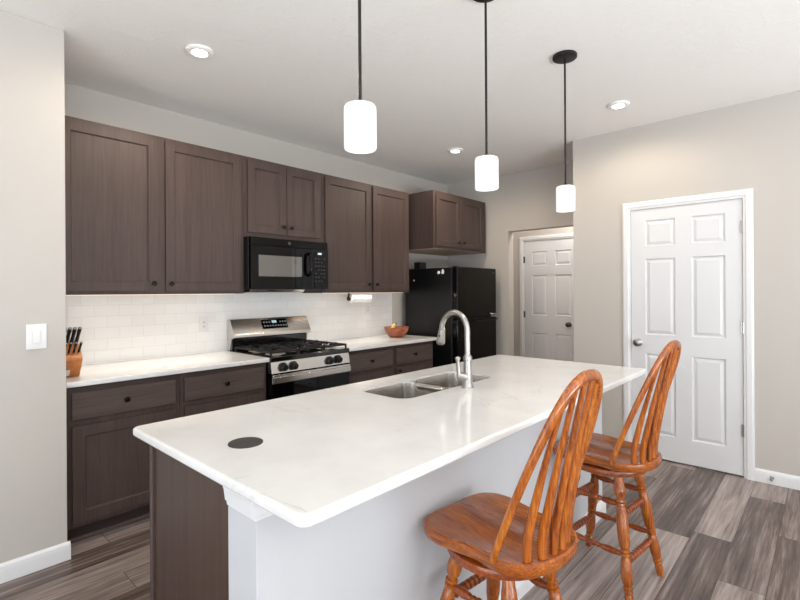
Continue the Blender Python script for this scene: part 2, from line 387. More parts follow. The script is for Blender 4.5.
# ------------------------------------------------------------------ cabinets
def knob(parent, x, y, z):
    new_obj('knob', MB().lathe([(0, .009), (.15, .007), (.45, .006), (.6, .013), (.8, .0165), (.95, .013), (1, .002)], (x, y, z), (x, y - .028, z), 18), knob_m, parent, smooth=True)
FR = [(.002, -.004), (.0045, -.0045), (.006, -.012)]
def front(parent, name, xa, xb, z0, z1, yf, panel=True, knobat=None, th=.019):
    fn = lambda u, v, d: (xa + u, yf - d, z0 + v)
    w, h = xb - xa, z1 - z0; s = .058
    if panel:
        o = new_obj(name, panelled(MB(), fn, w, h, th, [(s, w - s, s, h - s)], FR), cab_v, parent, bev=.0018)
    else:
        o = new_obj(name, MB().box(xa, xb, yf, yf + th, z0, z1), cab_h, parent, bev=.003)
    if knobat: knob(o, knobat[0], yf, knobat[1])
    return o
def carcass(parent, x0, x1, yf, yb, z0, z1, name='cabinet_body', under=None):
    new_obj(name, MB().box(x0, x1, yf, yb, z0, z1), cab_v, parent, bev=.001)

# wall cabinets: frame front at Yw-.305, doors .020 proud
yuf, yud = Yw - .308, Yw - .327
strip_m = mat('added_led_strip_glow', rgb(255, 240, 220), .5, emit=(1, .86, .68, 1), estr=1.2)
def added_led(parent, xa, xb, y, z):  # added strip and lamp, fixtures unseen and guessed, to brighten tiles and counter
    new_obj('added_led_strip', MB().box(xa, xb, y, y + .014, z - .0045, z - .0026), strip_m, parent)
    l = bpy.data.lights.new('added_under_cabinet_lamp', 'AREA'); l.shape = 'RECTANGLE'; l.size = xb - xa; l.size_y = .012; l.energy = 1.5 * (xb - xa); l.color = (1, .94, .85); l.spread = 1.9
    o = bpy.data.objects.new('added_under_cabinet_lamp', l); COL.objects.link(o); o.location = ((xa + xb) / 2, y + .007, z - .0055); o.rotation_euler = (-.15, 0, 0)
def upper(x0, x1, z0, z1, doors, label, yf=yuf, yd=yud, yb=Yw - .001):
    r = thing('wall_cabinet', ((x0 + x1) / 2, (yf + yb) / 2, z0), label, 'cabinet', 'dark brown wall cabinets')
    carcass(r, x0, x1, yf, yb, z0, z1)
    new_obj('bottom_panel', MB().box(x0 + .012, x1 - .012, yf + .02, yb - .005, z0 - .0025, z0 - .0003), cab_in, r)
    for xa, xb, za, zb, kx, kz in doors: front(r, 'door', xa, xb, za, zb, yd, True, (kx, kz))
    if z0 < 1.4: added_led(r, x0 + .05, x1 - .05, yf + .05, z0)
    return r
upper(.660, 1.879, 1.372, 2.436, [(.695, 1.246, 1.392, 2.412, 1.214, 1.442), (1.296, 1.850, 1.392, 2.412, 1.326, 1.442)], 'tall two-door brown wall cabinet at the left end, over the knife block')
upper(1.881, 2.638, 1.812, 2.436, [(1.909, 2.258, 1.850, 2.412, 2.224, 1.912), (2.264, 2.606, 1.850, 2.412, 2.298, 1.912)], 'short two-door brown wall cabinet right above the microwave')
upper(2.640, 3.812, 1.372, 2.436, [(2.666, 3.228, 1.392, 2.412, 3.190, 1.452), (3.262, 3.786, 1.392, 2.412, 3.300, 1.452)], 'tall two-door brown wall cabinet above the paper towel roll')
upper(3.860, 4.862, 1.832, 2.436, [(3.890, 4.325, 1.860, 2.408, 4.280, 1.912), (4.340, 4.790, 1.860, 2.408, 4.380, 1.912)], 'deep short brown wall cabinet above the black refrigerator', Yw - .605, Yw - .624)

# base cabinets
ybf, ybd = Yw - .610, Yw - .630
def base(x0, x1, da, db, label, kn=None):
    r = thing('base_cabinet', ((x0 + x1) / 2, Yw - .3, 0), label, 'cabinet', 'dark brown base cabinets along the back wall')
    carcass(r, x0, x1, ybf, Yw - .012, .102, .874)
    new_obj('toe_kick', MB().box(x0, x1, ybf + .072, ybf + .09, .001, .101), kick_m, r)
    new_obj('shoe_molding', MB().prism([(0, 0), (.014, 0), (.012, .008), (.006, .016), (0, .018)], lambda u, v, w: (w, ybf + .072 - u * 1.3, v * 1.3 + .001), x0, x1), cab_h, r)
    dr = front(r, 'drawer', da, db, .690, .839, ybd, False, ((da + db) / 2 - .008, .766))
    front(r, 'door', da, db, .130, .656, ybd, True, kn)
    return r
base(.662, 1.262, .686, 1.232, 'brown base cabinet next to the left wall, below the knife block', (1.200, .57))
base(1.264, 1.882, 1.290, 1.858, 'brown base cabinet directly left of the range', (1.320, .57))
base(2.648, 3.240, 2.670, 3.210, 'brown base cabinet directly right of the range', (3.184, .57))
base(3.242, 3.832, 3.262, 3.802, 'brown base cabinet below the wooden fruit bowl, next to the refrigerator', (3.296, .632))

# ---- countertops
def slab_loops(outer_fn, z0, z1, r, hole=None, steps=4):
    """outer_fn(inset)->polygon; eased edges of radius r; optional hole polygon list"""
    mb = MB(); rr = []
    for k in range(steps + 1):
        a = PI / 2 * k / steps; ins = r * (1 - math.sin(a)); z = z0 + r * (1 - math.cos(a)); rr.append([Vector((x, y, z)) for x, y in outer_fn(ins)])
    for k in range(steps + 1):
        a = PI / 2 * k / steps; ins = r * (1 - math.cos(a)); z = z1 - r * (1 - math.sin(a)); rr.append([Vector((x, y, z)) for x, y in outer_fn(ins)])
    mb.rings(rr, False)
    for z, loop in ((z0, rr[0]), (z1, rr[-1])):
        polys = [[Vector((p.x, p.y, 0)) for p in loop]]
        if hole: polys.append([Vector((x, y, 0)) for x, y in hole])
        tr = tessellate_polygon(polys); flat = [q for p in polys for q in p]
        mb.add([(q.x, q.y, z) for q in flat], [tuple(t_) for t_ in tr])
    if hole:
        mb.rings([[Vector((x, y, z0)) for x, y in hole], [Vector((x, y, z1)) for x, y in hole]], False)
    return mb
def weld(o):
    bm = bmesh.new(); bm.from_mesh(o.data); bmesh.ops.remove_doubles(bm, verts=bm.verts, dist=1e-5); bmesh.ops.recalc_face_normals(bm, faces=bm.faces); bm.to_mesh(o.data); bm.free()
def counter(x0, x1, label):
    o = new_obj('countertop', slab_loops(lambda i: rounded(x0 + i, x1 - i, Yw - .66 + i, Yw - .009 - i, .006, 2), .876, .906, .004), quartz, loc=((x0 + x1) / 2, Yw - .3, .876), smooth=True)
    weld(o); return tag(o, label, 'countertop')
counter(.644, 1.882, 'white quartz countertop between the left wall and the range')
counter(2.646, 3.858, 'white quartz countertop between the range and the refrigerator')

# ------------------------------------------------------------------ island
IX0, IX1, IY0, IY1 = .580, 3.05, .806, 1.805
isl = thing('kitchen_island', (1.8, 1.4, 0), 'kitchen island base with brown end panel and white painted seating side', 'island')
new_obj('cabinet_body', MB().box(.640, 2.965, 1.195, 1.705, .102, .66).box(.640, 1.500, 1.195, 1.705, .66, .882).box(2.250, 2.965, 1.195, 1.705, .66, .882)
        .box(1.5, 2.25, 1.195, 1.29, .66, .882).box(1.5, 2.25, 1.690, 1.705, .66, .882).box(.640, 2.965, 1.195, 1.66, .001, .102), cab_v, isl)
new_obj('end_panel', MB().box(.620, .639, 1.192, 1.706, .001, .882), panel_w, isl, bev=.001)
new_obj('corner_stile', MB().box(.612, .640, 1.700, 1.724, .001, .882), cab_v, isl, bev=.002)
for i in range(4):
    xa = .66 + i * .57
    o = new_obj('door', panelled(MB(), lambda u, v, d, xa=xa: (xa + u, 1.707 + d + .019, .13 + v), .55, .72, .019, [(.058, .492, .058, .662)], FR), cab_v, isl)
    knob_o = MB().lathe([(0, .008), (.4, .006), (.7, .015), (1, .003)], (xa + .5, 1.726, .78), (xa + .5, 1.754, .78), 14)
    new_obj('knob', knob_o, knob_m, o, smooth=True)
new_obj('knee_wall', MB().box(.618, 2.990, 1.048, 1.190, .001, .882), island_white, isl, bev=.002)
# crown moulding round the top of the knee wall and baseboard round its foot
def wrap(prof, x0, x1, y0, y1, zf):
    mb = MB(); rr = []
    for (px, py, dx, dy) in ((x0, y1, -1, 0), (x0, y0, -1, -1), (x1, y0, 1, -1), (x1, y1, 1, 0)):
        rr.append([Vector((px + dx * o, py + dy * o, zf(z))) for o, z in prof])
    return mb.rings(rr, True)
new_obj('crown_molding', wrap([(0, 0), (.005, 0), (.006, .010), (.010, .014), (.012, .028), (.014, .044), (.016, .048), (.016, .064), (0, .064)], .618, 2.990, 1.048, 1.186, lambda z: .818 + z), trim_m, isl)
new_obj('baseboard', wrap([(0, 0), (.016, 0), (.016, .060), (.012, .070), (.012, .078), (.005, .088), (0, .092)], .618, 2.990, 1.048, 1.186, lambda z: z + .001), trim_m, isl)
HX0, HX1, HY0, HY1 = 1.505, 2.250, 1.352, 1.652
hole = rounded(HX0, HX1, HY0, HY1, .07, 6)
it = new_obj('island_countertop', slab_loops(lambda i: rounded(IX0 + i, IX1 - i, IY0 + i, IY1 - i, .028 - i * .5, 6), .884, .914, .009, hole, 5), quartz, loc=(1.8, 1.3, .884), smooth=True)
weld(it); tag(it, 'long white quartz countertop on the island with a sink cut into it', 'countertop')

# sink: two bowls hung below the hole
sk = thing('sink', (1.875, 1.5, .883), 'double bowl stainless steel sink set in the island countertop', 'sink')
def bowl_mb(x0, x1, y0, y1, d):
    rr = []
    for ins, z, r in ((.0015, .9055, .07), (.003, .9055, .07), (.004, .900, .068), (.010, .80, .065), (.016, .883 - d + .03, .06), (.045, .883 - d, .05)):
        rr.append([Vector((x, y, z)) for x, y in rounded(x0 + ins, x1 - ins, y0 + ins, y1 - ins, r, 6)])
    mb = MB().rings(rr, False); n = len(rr[0])
    return mb.add([rr[-1][i] for i in range(n)], [tuple(range(n))])
for nm, a, b in (('bowl', HX0, 1.868), ('bowl', 1.884, HX1)):
    o = new_obj(nm, bowl_mb(a, b, HY0, HY1, .19), sink_m, sk, smooth=True)
    cx, cyy = (a + b) / 2, (HY0 + HY1) / 2
    new_obj('drain', MB().lathe([(0, .040), (.6, .040), (.8, .032), (.85, .012), (1, .010)], (cx, cyy, .6935), (cx, cyy, .699), 24), nickel, o, smooth=True)
new_obj('divider', MB().box(1.862, 1.890, HY0 + .006, HY1 - .006, .870, .897), sink_m, sk, bev=.006)

# faucet
fc_ = thing('faucet', (1.905, 1.300, .914), 'brushed nickel gooseneck pull-down faucet behind the island sink', 'faucet')
FX, FY = 1.905, 1.300
new_obj('base', MB().lathe([(0, .029), (.06, .029), (.09, .026), (.16, .0235), (.45, .0205), (.75, .018), (.80, .0175), (.82, .022), (.92, .022), (.95, .017), (1, .0145)], (FX, FY, .914), (FX, FY, 1.075), 24), nickel, fc_, smooth=True)
pth = [(FX, FY, 1.06 + .12 * i / 6) for i in range(7)]
R_ = .084
for i in range(1, 15):
    a = PI * i / 15 * 1.03; pth.append((FX + .018 * i / 15, FY + R_ - R_ * math.cos(a), 1.18 + R_ * 1.12 * math.sin(a)))
pth.append((FX + .02, FY + .170, 1.182))
new_obj('spout', MB().tube(pth, .0135, 16), nickel, fc_, smooth=True)
new_obj('spray_head', MB().lathe([(0, .0145), (.1, .017), (.35, .0185), (.8, .0225), (.95, .0215), (1, .018)], (FX + .022, FY + .169, 1.192), (FX + .034, FY + .190, 1.108), 20), nickel, fc_, smooth=True)
new_obj('spray_button', MB().cyl((FX + .010, FY + .176, 1.152), (FX + .0045, FY + .174, 1.152), .005, 10), black_pl, fc_)
new_obj('handle', MB().lathe([(0, .021), (.3, .022), (.5, .019), (1, .012)], (FX - .008, FY + .004, .965), (FX - .048, FY + .022, .980), 18)
        .lathe([(0, .011), (.15, .010), (.6, .0085), (.85, .0095), (.88, .014), (.96, .014), (1, .010)], (FX - .044, FY + .020, .970), (FX - .052, FY + .022, 1.065), 16), nickel, fc_, smooth=True)
o = new_obj('outlet_cap', MB().lathe([(0, .052), (.7, .052), (1, .050)], (.754, 1.338, .9142), (.754, 1.338, .918), 40), disc_m, loc=(.754, 1.338, .914), smooth=True)
tag(o, 'round dark grey pop-up outlet cap near the island corner', 'outlet')

# ------------------------------------------------------------------ range
rg = thing('range', (2.27, 3.3, 0), 'freestanding stainless steel and black gas range between the base cabinets', 'stove')
RX0, RX1, RYF = 1.888, 2.634, 2.988
new_obj('body', MB().box(RX0, RX1, RYF + .035, Yw - .02, .04, .905), blk, rg, bev=.003)
new_obj('control_panel', MB().prism([(RYF - .012, .796), (RYF + .04, .796), (RYF + .04, .880), (RYF + .004, .880)], lambda u, v, w: (w, u, v), RX0, RX1), steel, rg, bev=.002)
ct = new_obj('cooktop', MB().box(RX0 - .001, RX1 + .001, RYF - .002, Yw - .075, .880, .916), cook, rg, bev=.004)
for xk in (1.984, 2.074, 2.418, 2.505):
    k = new_obj('burner_knob', MB().lathe([(0, .034), (.2, .034), (.25, .028), (.9, .025), (1, .020)], (xk, RYF - .006, .838), (xk, RYF - .044, .834), 20), black_pl, rg, smooth=True)
    new_obj('grip', MB().box(xk - .0045, xk + .0045, RYF - .052, RYF - .040, .818, .852), black_pl, k, bev=.002)
od = new_obj('oven_door', MB().box(RX0 + .002, RX1 - .002, RYF - .006, RYF + .034, .20, .790), blk_glass, rg, bev=.004)
new_obj('door_rail', MB().box(RX0 + .002, RX1 - .002, RYF - .016, RYF - .0065, .722, .786), steel, od, bev=.003)
hd = MB().box(RX0 + .004, RX1 - .006, RYF - .030, RYF - .019, .728, .770)
for xk in (RX0 + .03, RX0 + .20, RX1 - .20, RX1 - .03): hd.box(xk - .012, xk + .012, RYF - .020, RYF - .0155, .735, .765)
new_obj('door_handle', hd, steel, od, bev=.004)
new_obj('drawer', MB().box(RX0 + .002, RX1 - .002, RYF - .004, RYF + .034, .05, .192), steel, rg, bev=.003)
for xk in (RX0 + .04, RX1 - .04):
    for yk in (3.06, 3.56): new_obj('foot', MB().cyl((xk, yk, .009), (xk, yk, .053), .015, 12), black_pl, rg)
# backguard
bgp = [(Yw - .055, .905), (Yw - .020, .905), (Yw - .020, 1.168), (Yw - .060, 1.168), (Yw - .125, 1.052), (Yw - .125, 1.020), (Yw - .085, 1.010)]
bgo = new_obj('backguard', MB().prism(bgp, lambda u, v, w: (w, u, v), RX0 + .004, RX1 + .012), steel, rg, bev=.002)
new_obj('vent_panel', MB().box(RX0 + .006, RX1 - .008, Yw - .092, Yw - .058, .917, 1.012), cook, rg, bev=.002)
def bgpt(x, t, out=0):      # point on slanted backguard face
    y = Yw - .125 + t * .065; z = 1.052 + t * .116; n = Vector((0, -.872, .489))
    return (x, y + n.y * out, z + n.z * out)
dsp = MB().add([bgpt(2.165, .22, .001), bgpt(2.415, .22, .001), bgpt(2.415, .86, .001), bgpt(2.165, .86, .001), bgpt(2.165, .22, .003), bgpt(2.415, .22, .003), bgpt(2.415, .86, .003), bgpt(2.165, .86, .003)],
    [(0, 1, 2, 3), (4, 5, 6, 7), (0, 1, 5, 4), (1, 2, 6, 5), (2, 3, 7, 6), (3, 0, 4, 7)])
dso = new_obj('display', dsp, blk_glass, bgo)
key_m = mat('white_key_print', rgb(150, 150, 150), .5)
for i in range(9):
    for j, tt in enumerate((.36, .62)):
        if 3 <= i <= 5 and j == 1: continue
        xx = 2.182 + i * .0265; a = bgpt(xx, tt, .0035); b = bgpt(xx + .014, tt, .0035); c = bgpt(xx + .014, tt + .1, .0035); d = bgpt(xx, tt + .1, .0035)
        new_obj('touch_key', MB().add([a, b, c, d], [(0, 1, 2, 3)]), key_m, dso)
new_obj('clock_digits', MB().add([bgpt(2.266, .60, .0036), bgpt(2.312, .60, .0036), bgpt(2.312, .78, .0036), bgpt(2.266, .78, .0036)], [(0, 1, 2, 3)]), mat('lit_clock_digits', rgb(180, 210, 220), .5, emit=(.7, .9, 1, 1), estr=.25), dso)
# burners and grates
for bx, by, br in ((2.03, 3.15, .045), (2.03, 3.42, .036), (2.27, 3.285, .05), (2.51, 3.15, .05), (2.51, 3.42, .036)):
    new_obj('burner_well', MB().lathe([(0, br * 1.75), (.6, br * 1.7), (1, br * 1.5)], (bx, by, .9162), (bx, by, .9185), 28), well_m, ct, smooth=True)
    b = new_obj('burner', MB().lathe([(0, br * 1.25), (.35, br * 1.2), (.4, br), (1, br * .95)], (bx, by, .9187), (bx, by, .931), 20), burner_m, ct, smooth=True)
    new_obj('burner_cap', MB().lathe([(0, br * .9), (.6, br * .9), (1, br * .7)], (bx, by, .9312), (bx, by, .938), 20), iron, b, smooth=True)
for gx0, gx1 in ((1.905, 2.145), (2.152, 2.388), (2.395, 2.637)):
    g = MB(); zt, zb_ = .952, .938
    ya, yb_ = 3.02, 3.545
    for y in (ya, (ya + yb_) / 2, yb_ - .012): g.box(gx0, gx1, y, y + .009, zb_, zt)
    for x in (gx0, gx1 - .012): g.box(x, x + .009, ya, yb_, zb_, zt)
    n = 4
    for i in range(1, n):
        x = gx0 + (gx1 - gx0) * i / n - .005; g.box(x, x + .007, ya, ya + .085, zb_, zt + .004); g.box(x, x + .007, ya + .175, yb_ - .175, zb_, zt + .004); g.box(x, x + .007, yb_ - .085, yb_, zb_, zt + .004)
    for y in (ya + .13, yb_ - .13): g.box(gx0, gx0 + .075, y - .005, y + .005, zb_, zt + .004); g.box(gx1 - .075, gx1, y - .005, y + .005, zb_, zt + .004)
    for x in (gx0, gx1 - .012):
        for y in (ya, yb_ - .012): g.box(x, x + .012, y, y + .012, .9162, zb_)
    new_obj('grate', g, iron, ct, bev=.002)

rg.location.z = -.008
# ------------------------------------------------------------------ microwave
MX0, MX1, MYF, MZ0, MZ1 = 1.884, 2.636, 3.255, 1.402, 1.809
mw = thing('microwave', (2.26, 3.45, MZ0), 'black over-the-range microwave under the short wall cabinet', 'microwave')
new_obj('body', MB().box(MX0, MX1, MYF + .035, Yw - .012, MZ0, MZ1), black_pl, mw, bev=.003)
new_obj('vent_grille', MB().box(MX0 + .005, MX1 - .005, MYF + .004, MYF + .034, MZ1 - .062, MZ1 - .002), blk, mw, bev=.002)
md_ = new_obj('door', panelled(MB(), lambda u, v, d: (MX0 + .003 + u, MYF - d, MZ0 + .004 + v), .560, .336, .034, [(.062, .470, .095, .268)], [(.002, -.0015)]), blk_glass, mw, bev=.0015)
new_obj('window', MB().box(MX0 + .069, MX0 + .471, MYF - .0004, MYF + .0010, MZ0 + .103, MZ0 + .268), mw_glass, md_)
hdl = MB().tube([(2.418, MYF - .002, 1.52), (2.418, MYF - .035, 1.53), (2.418, MYF - .042, 1.56), (2.418, MYF - .042, 1.65), (2.418, MYF - .035, 1.69), (2.418, MYF - .002, 1.70)], .013, 12)
new_obj('handle', hdl, blk, md_, smooth=True)
cp = new_obj('control_panel', MB().box(MX0 + .566, MX1 - .003, MYF, MYF + .034, MZ0 + .004, MZ1 - .064), blk_glass, mw, bev=.0015)
for i in range(4):
    for j in range(7):
        x = 2.492 + i * .030; z = 1.470 + j * .032
        if (i + j) % 5 == 3: continue
        new_obj('key', MB().box(x, x + .015, MYF - .0012, MYF - .0004, z, z + .006), gray_btn, cp)
new_obj('clock', MB().box(2.520, 2.560, MYF - .0014, MYF - .0005, 1.700, 1.715), mat('lit_clock', rgb(210, 225, 230), .5, emit=(.8, .95, 1, 1), estr=.3), cp)
new_obj('logo', MB().lathe([(0, .014), (1, .014)], (2.236, MYF + .0035, 1.776), (2.236, MYF + .0022, 1.776), 20)
    .tube([(2.230, MYF + .002, 1.781), (2.226, MYF + .002, 1.776), (2.231, MYF + .002, 1.771), (2.235, MYF + .002, 1.776), (2.239, MYF + .002, 1.781), (2.243, MYF + .002, 1.776), (2.238, MYF + .002, 1.771)], .0012, 6), gray_btn, mw)
new_obj('underside_vent', MB().prism([(MYF + .03, MZ0 - .0005), (Yw - .05, MZ0 - .0005), (Yw - .05, MZ0 - .006), (MYF + .16, MZ0 - .028), (MYF + .05, MZ0 - .022)], lambda u, v, w: (w, u, v), MX0 + .02, MX1 - .23), steel, mw, bev=.002)
new_obj('filter_panel', MB().box(MX1 - .22, MX1 - .03, MYF + .06, Yw - .06, MZ0 - .010, MZ0 - .0005), black_pl, mw, bev=.002)

# ------------------------------------------------------------------ refrigerator
fr = thing('refrigerator', (4.38, 3.25, 0), 'tall black top-freezer refrigerator at the end of the counter', 'refrigerator')
new_obj('body', MB().box(4.0, 4.765, 2.925, 3.57, .03, 1.630), blk_side, fr, bev=.006)
fd = new_obj('freezer_door', MB().box(4.0, 4.765, 2.850, 2.915, 1.098, 1.635), blk, fr, bev=.010, seg=3)
dd = new_obj('door', MB().box(4.0, 4.765, 2.850, 2.915, .09, 1.085), blk, fr, bev=.010, seg=3)
new_obj('gasket', MB().box(4.012, 4.753, 2.915, 2.925, .09, 1.63), black_pl, fr)
new_obj('handle', MB().tube([(4.63, 2.85, 1.125), (4.64, 2.825, 1.118), (4.74, 2.822, 1.118), (4.752, 2.85, 1.125)], .009, 10), steel, fd, smooth=True)
new_obj('handle', MB().tube([(4.30, 2.848, 1.070), (4.32, 2.826, 1.062), (4.74, 2.822, 1.062), (4.752, 2.85, 1.062)], .008, 10), blk, dd, smooth=True)
new_obj('logo', MB().lathe([(0, .011), (1, .011)], (4.700, 2.8499, 1.585), (4.700, 2.8485, 1.585), 16).box(4.715, 4.735, 2.8485, 2.8499, 1.581, 1.589), gray_btn, fd)
new_obj('hinge_cap', MB().box(4.02, 4.07, 2.88, 2.94, 1.6365, 1.642), black_pl, fr, bev=.004)
new_obj('toe_grille', MB().box(4.01, 4.755, 2.88, 2.92, .012, .085), black_pl, fr)
for x, y in ((4.05, 2.98), (4.71, 2.98), (4.05, 3.5), (4.71, 3.5)): new_obj('foot', MB().cyl((x, y, .001), (x, y, .032), .018, 12), black_pl, fr)
bx = new_obj('storage_box', MB().box(4.060, 4.170, 3.400, 3.490, 1.6305, 1.708), black_pl, loc=(4.14, 3.45, 1.6305), bev=.006)
tag(bx, 'small black box on top of the refrigerator', 'box')
for (y, z, r, lb) in ((3.09, 1.579, .017, 'round white magnet on the refrigerator side, left one of the close pair'), (3.437, 1.501, .009, 'tiny white magnet alone on the refrigerator side near the wall')):
    tag(new_obj('magnet', MB().lathe([(0, r), (.7, r), (1, r * .8)], (3.9995, y, z), (3.992, y, z), 18), white_pl, loc=(4.0, y, z), smooth=True), lb, 'magnet', 'white magnets on the refrigerator side')
tag(new_obj('magnet', MB().prism([(-.013, -.025), (.013, -.025), (.016, .0), (.008, .026), (-.008, .026), (-.016, .0)], lambda u, v, w: (w, 3.035 + u, 1.587 + v), 3.9995, 3.992), white_pl, loc=(4.0, 3.035, 1.587), bev=.003),
    'tall white magnet on the refrigerator side, right one of the close pair', 'magnet', 'white magnets on the refrigerator side')

# ------------------------------------------------------------------ counter things
pt = thing('paper_towel_holder', (3.05, 3.45, 1.372), 'dark metal paper towel holder fixed under the wall cabinet', 'paper towel holder')
new_obj('bracket', MB().tube([(3.045, 3.45, 1.3695), (3.042, 3.45, 1.34), (3.042, 3.45, 1.305)], .009, 10).lathe([(0, .022), (1, .022)], (3.048, 3.45, 1.313), (3.036, 3.45, 1.313), 18), canopy_m, pt, smooth=True)
new_obj('rod', MB().cyl((3.045, 3.45, 1.313), (3.33, 3.45, 1.313), .007, 12), canopy_m, pt, smooth=True)
pr_ = MB(); rr = []
for x, r in ((3.062, .010), (3.062, .040), (3.064, .042), (3.313, .042), (3.315, .040), (3.315, .010), (3.062, .010)):
    rr.append([Vector((x, 3.45 + r * math.cos(2 * PI * i / 28), 1.313 + r * math.sin(2 * PI * i / 28))) for i in range(28)])
pr_.rings(rr, False)
tag(new_obj('paper_towel_roll', pr_, paper_m, loc=(3.2, 3.45, 1.313), smooth=True), 'white paper towel roll hanging under the wall cabinet', 'paper towel roll')

BX, BY = 3.600, 3.340
rr = []
for r, z in ((.068, .9145), (.076, .924), (.102, .950), (.121, .985), (.130, 1.020), (.124, 1.020), (.114, .986), (.095, .955), (.04, .932)):
    rr.append([Vector((BX + r * math.cos(2 * PI * i / 36), BY + r * math.sin(2 * PI * i / 36), z)) for i in range(36)])
tag(new_obj('bowl', MB().rings(rr, True), bowl_m, loc=(BX, BY, .9145), smooth=True), 'carved brown wooden bowl holding fruit on the right-hand counter', 'bowl')
def ball(c, r, sq=1, seg=20): return MB().lathe([(0, .001)] + [((1 - math.cos(PI * i / 12)) / 2, r * math.sin(PI * i / 12)) for i in range(1, 12)] + [(1, .001)], (c[0], c[1], c[2] - r * sq), (c[0], c[1], c[2] + r * sq), seg)
bn = []
for i in range(10):
    a = -.2 + 2.0 * i / 9; bn.append((BX - .045 - .070 * math.cos(a) * .6, BY - .03 + .01 * i / 9, .975 + .070 * math.sin(a)))
ban = thing('banana', (BX - .06, BY - .03, .97), 'yellow banana standing up at the left of the wooden bowl', 'fruit')
new_obj('peel', MB().tube(bn, [.006, .014, .018, .019, .019, .018, .017, .014, .008, .005], 12), banana_m, ban, smooth=True)
new_obj('stem', MB().tube([bn[-1], (bn[-1][0] + .008, bn[-1][1], bn[-1][2] + .014), (bn[-1][0] + .010, bn[-1][1], bn[-1][2] + .024)], .005, 8), black_pl, ban, smooth=True)
for dx, dy, dz, lb in ((.045, -.02, .972, 'orange fruit at the right side inside the wooden bowl'), (.0, .045, .975, 'orange fruit at the back inside the wooden bowl')):
    tag(new_obj('orange', ball((BX + dx, BY + dy, dz + .004), .036), orange_m, loc=(BX + dx, BY + dy, dz - .032), smooth=True), lb, 'fruit', 'oranges in the wooden bowl')

for o in list(COL.objects):
    if o.parent is None and (o.name.startswith(('orange', 'banana')) or o.name == 'bowl' or o.get('category') == 'bowl'): o.location.z -= .008

# knife block: leans towards the room, knives in two rows
kb_ = thing('knife_block', (.708, 3.24, .906), 'honey-coloured wooden knife block in the left corner of the counter', 'knife block')
prof = [(3.185, .9065), (3.300, .9065), (3.285, 1.085), (3.220, 1.105), (3.128, 1.032), (3.118, 1.005)]
new_obj('block', MB().prism(prof, lambda u, v, w: (w, u, v), .655, .760), block_m, kb_, bev=.004)
new_obj('label', MB().prism([(3.1735, .915), (3.1480, .952), (3.1465, .952), (3.1720, .915)], lambda u, v, w: (w, u, v), .662, .706), label_m, kb_)
hn = MB().lathe([(0, .008), (.05, .010), (.1, .0105), (.5, .0085), (.85, .011), (.95, .010), (1, .006)], (0, 0, 0), (0, 0, .105), 14)
bo = MB().lathe([(0, .0085), (1, .0098)], (0, 0, -.012), (0, 0, .001), 14)
cap = MB().lathe([(0, .0110), (.6, .0108), (1, .006)], (0, 0, .1045), (0, 0, .114), 14)
tg_ = MB().tube([(.0095, -.002, .0), (.0105, -.002, .03), (.0092, -.002, .07), (.010, -.002, .100), (.004, -.002, .116), (-.006, -.002, .112)], .0028, 8)
d_ = Vector((.10, -.42, .87)).normalized(); qk = d_.to_track_quat('Z', 'Y')
first = None; idx = 0
ranks = ['leftmost', 'second from left', 'third from left', 'rightmost']
for rowi, (yy, zz, sc_, nm) in enumerate(((3.197, 1.094, .92, 'upper'), (3.140, 1.048, .58, 'lower'))):
    for i in range(4):
        x = .673 + i * .0238
        r = bpy.data.objects.new('knife', None); COL.objects.link(r); r.location = (x, yy, zz); r.rotation_mode = 'QUATERNION'; r.rotation_quaternion = qk; r.scale = (sc_, sc_, sc_)
        tag(r, 'black-handled knife in the %s row of the knife block, %s of its row' % (nm, ranks[i]), 'knife', 'knives in the knife block')
        if first is None:
            def part(name, mb, m):
                o = new_obj(name, mb, m, smooth=True); o.parent = r; return o
            first = [part('handle', hn, black_pl), part('bolster', bo, nickel), part('end_cap', cap, nickel), part('tang', tg_, nickel)]
        else:
            for p in first:
                c = p.copy(); COL.objects.link(c); c.parent = r

# outlets and switch
def plate(name, x, z, w, h, y, label, cat):
    r = thing(name, (x, y, z), label, cat)
    new_obj('cover_plate', MB().box(x - w / 2, x + w / 2, y - .006, y - .0005, z - h / 2, z + h / 2), white_pl, r, bev=.003)
    if name == 'light_switch':
        new_obj('rocker', MB().box(x - .0165, x + .0165, y - .010, y - .0055, z - .033, z + .033), white_pl, r, bev=.002)
    else:
        new_obj('socket', MB().box(x - .017, x + .017, y - .008, y - .0055, z - .034, z + .034), white_pl, r, bev=.002)
        new_obj('slots', MB().box(x - .007, x - .004, y - .0085, y - .0079, z + .012, z + .022).box(x + .004, x + .007, y - .0085, y - .0079, z + .012, z + .022)
                .box(x - .007, x - .004, y - .0085, y - .0079, z - .022, z - .012).box(x + .004, x + .007, y - .0085, y - .0079, z - .022, z - .012), black_pl, r)
plate('light_switch', .517, 1.165, .084, .125, Yn, 'white rocker light switch on the left wall', 'light switch')
plate('wall_outlet', 1.700, 1.130, .072, .116, Yw - .008, 'white outlet on the tiles just left of the range', 'outlet')
plate('wall_outlet', 3.480, 1.200, .072, .116, Yw - .008, 'white outlet on the tiles below the paper towel roll', 'outlet')

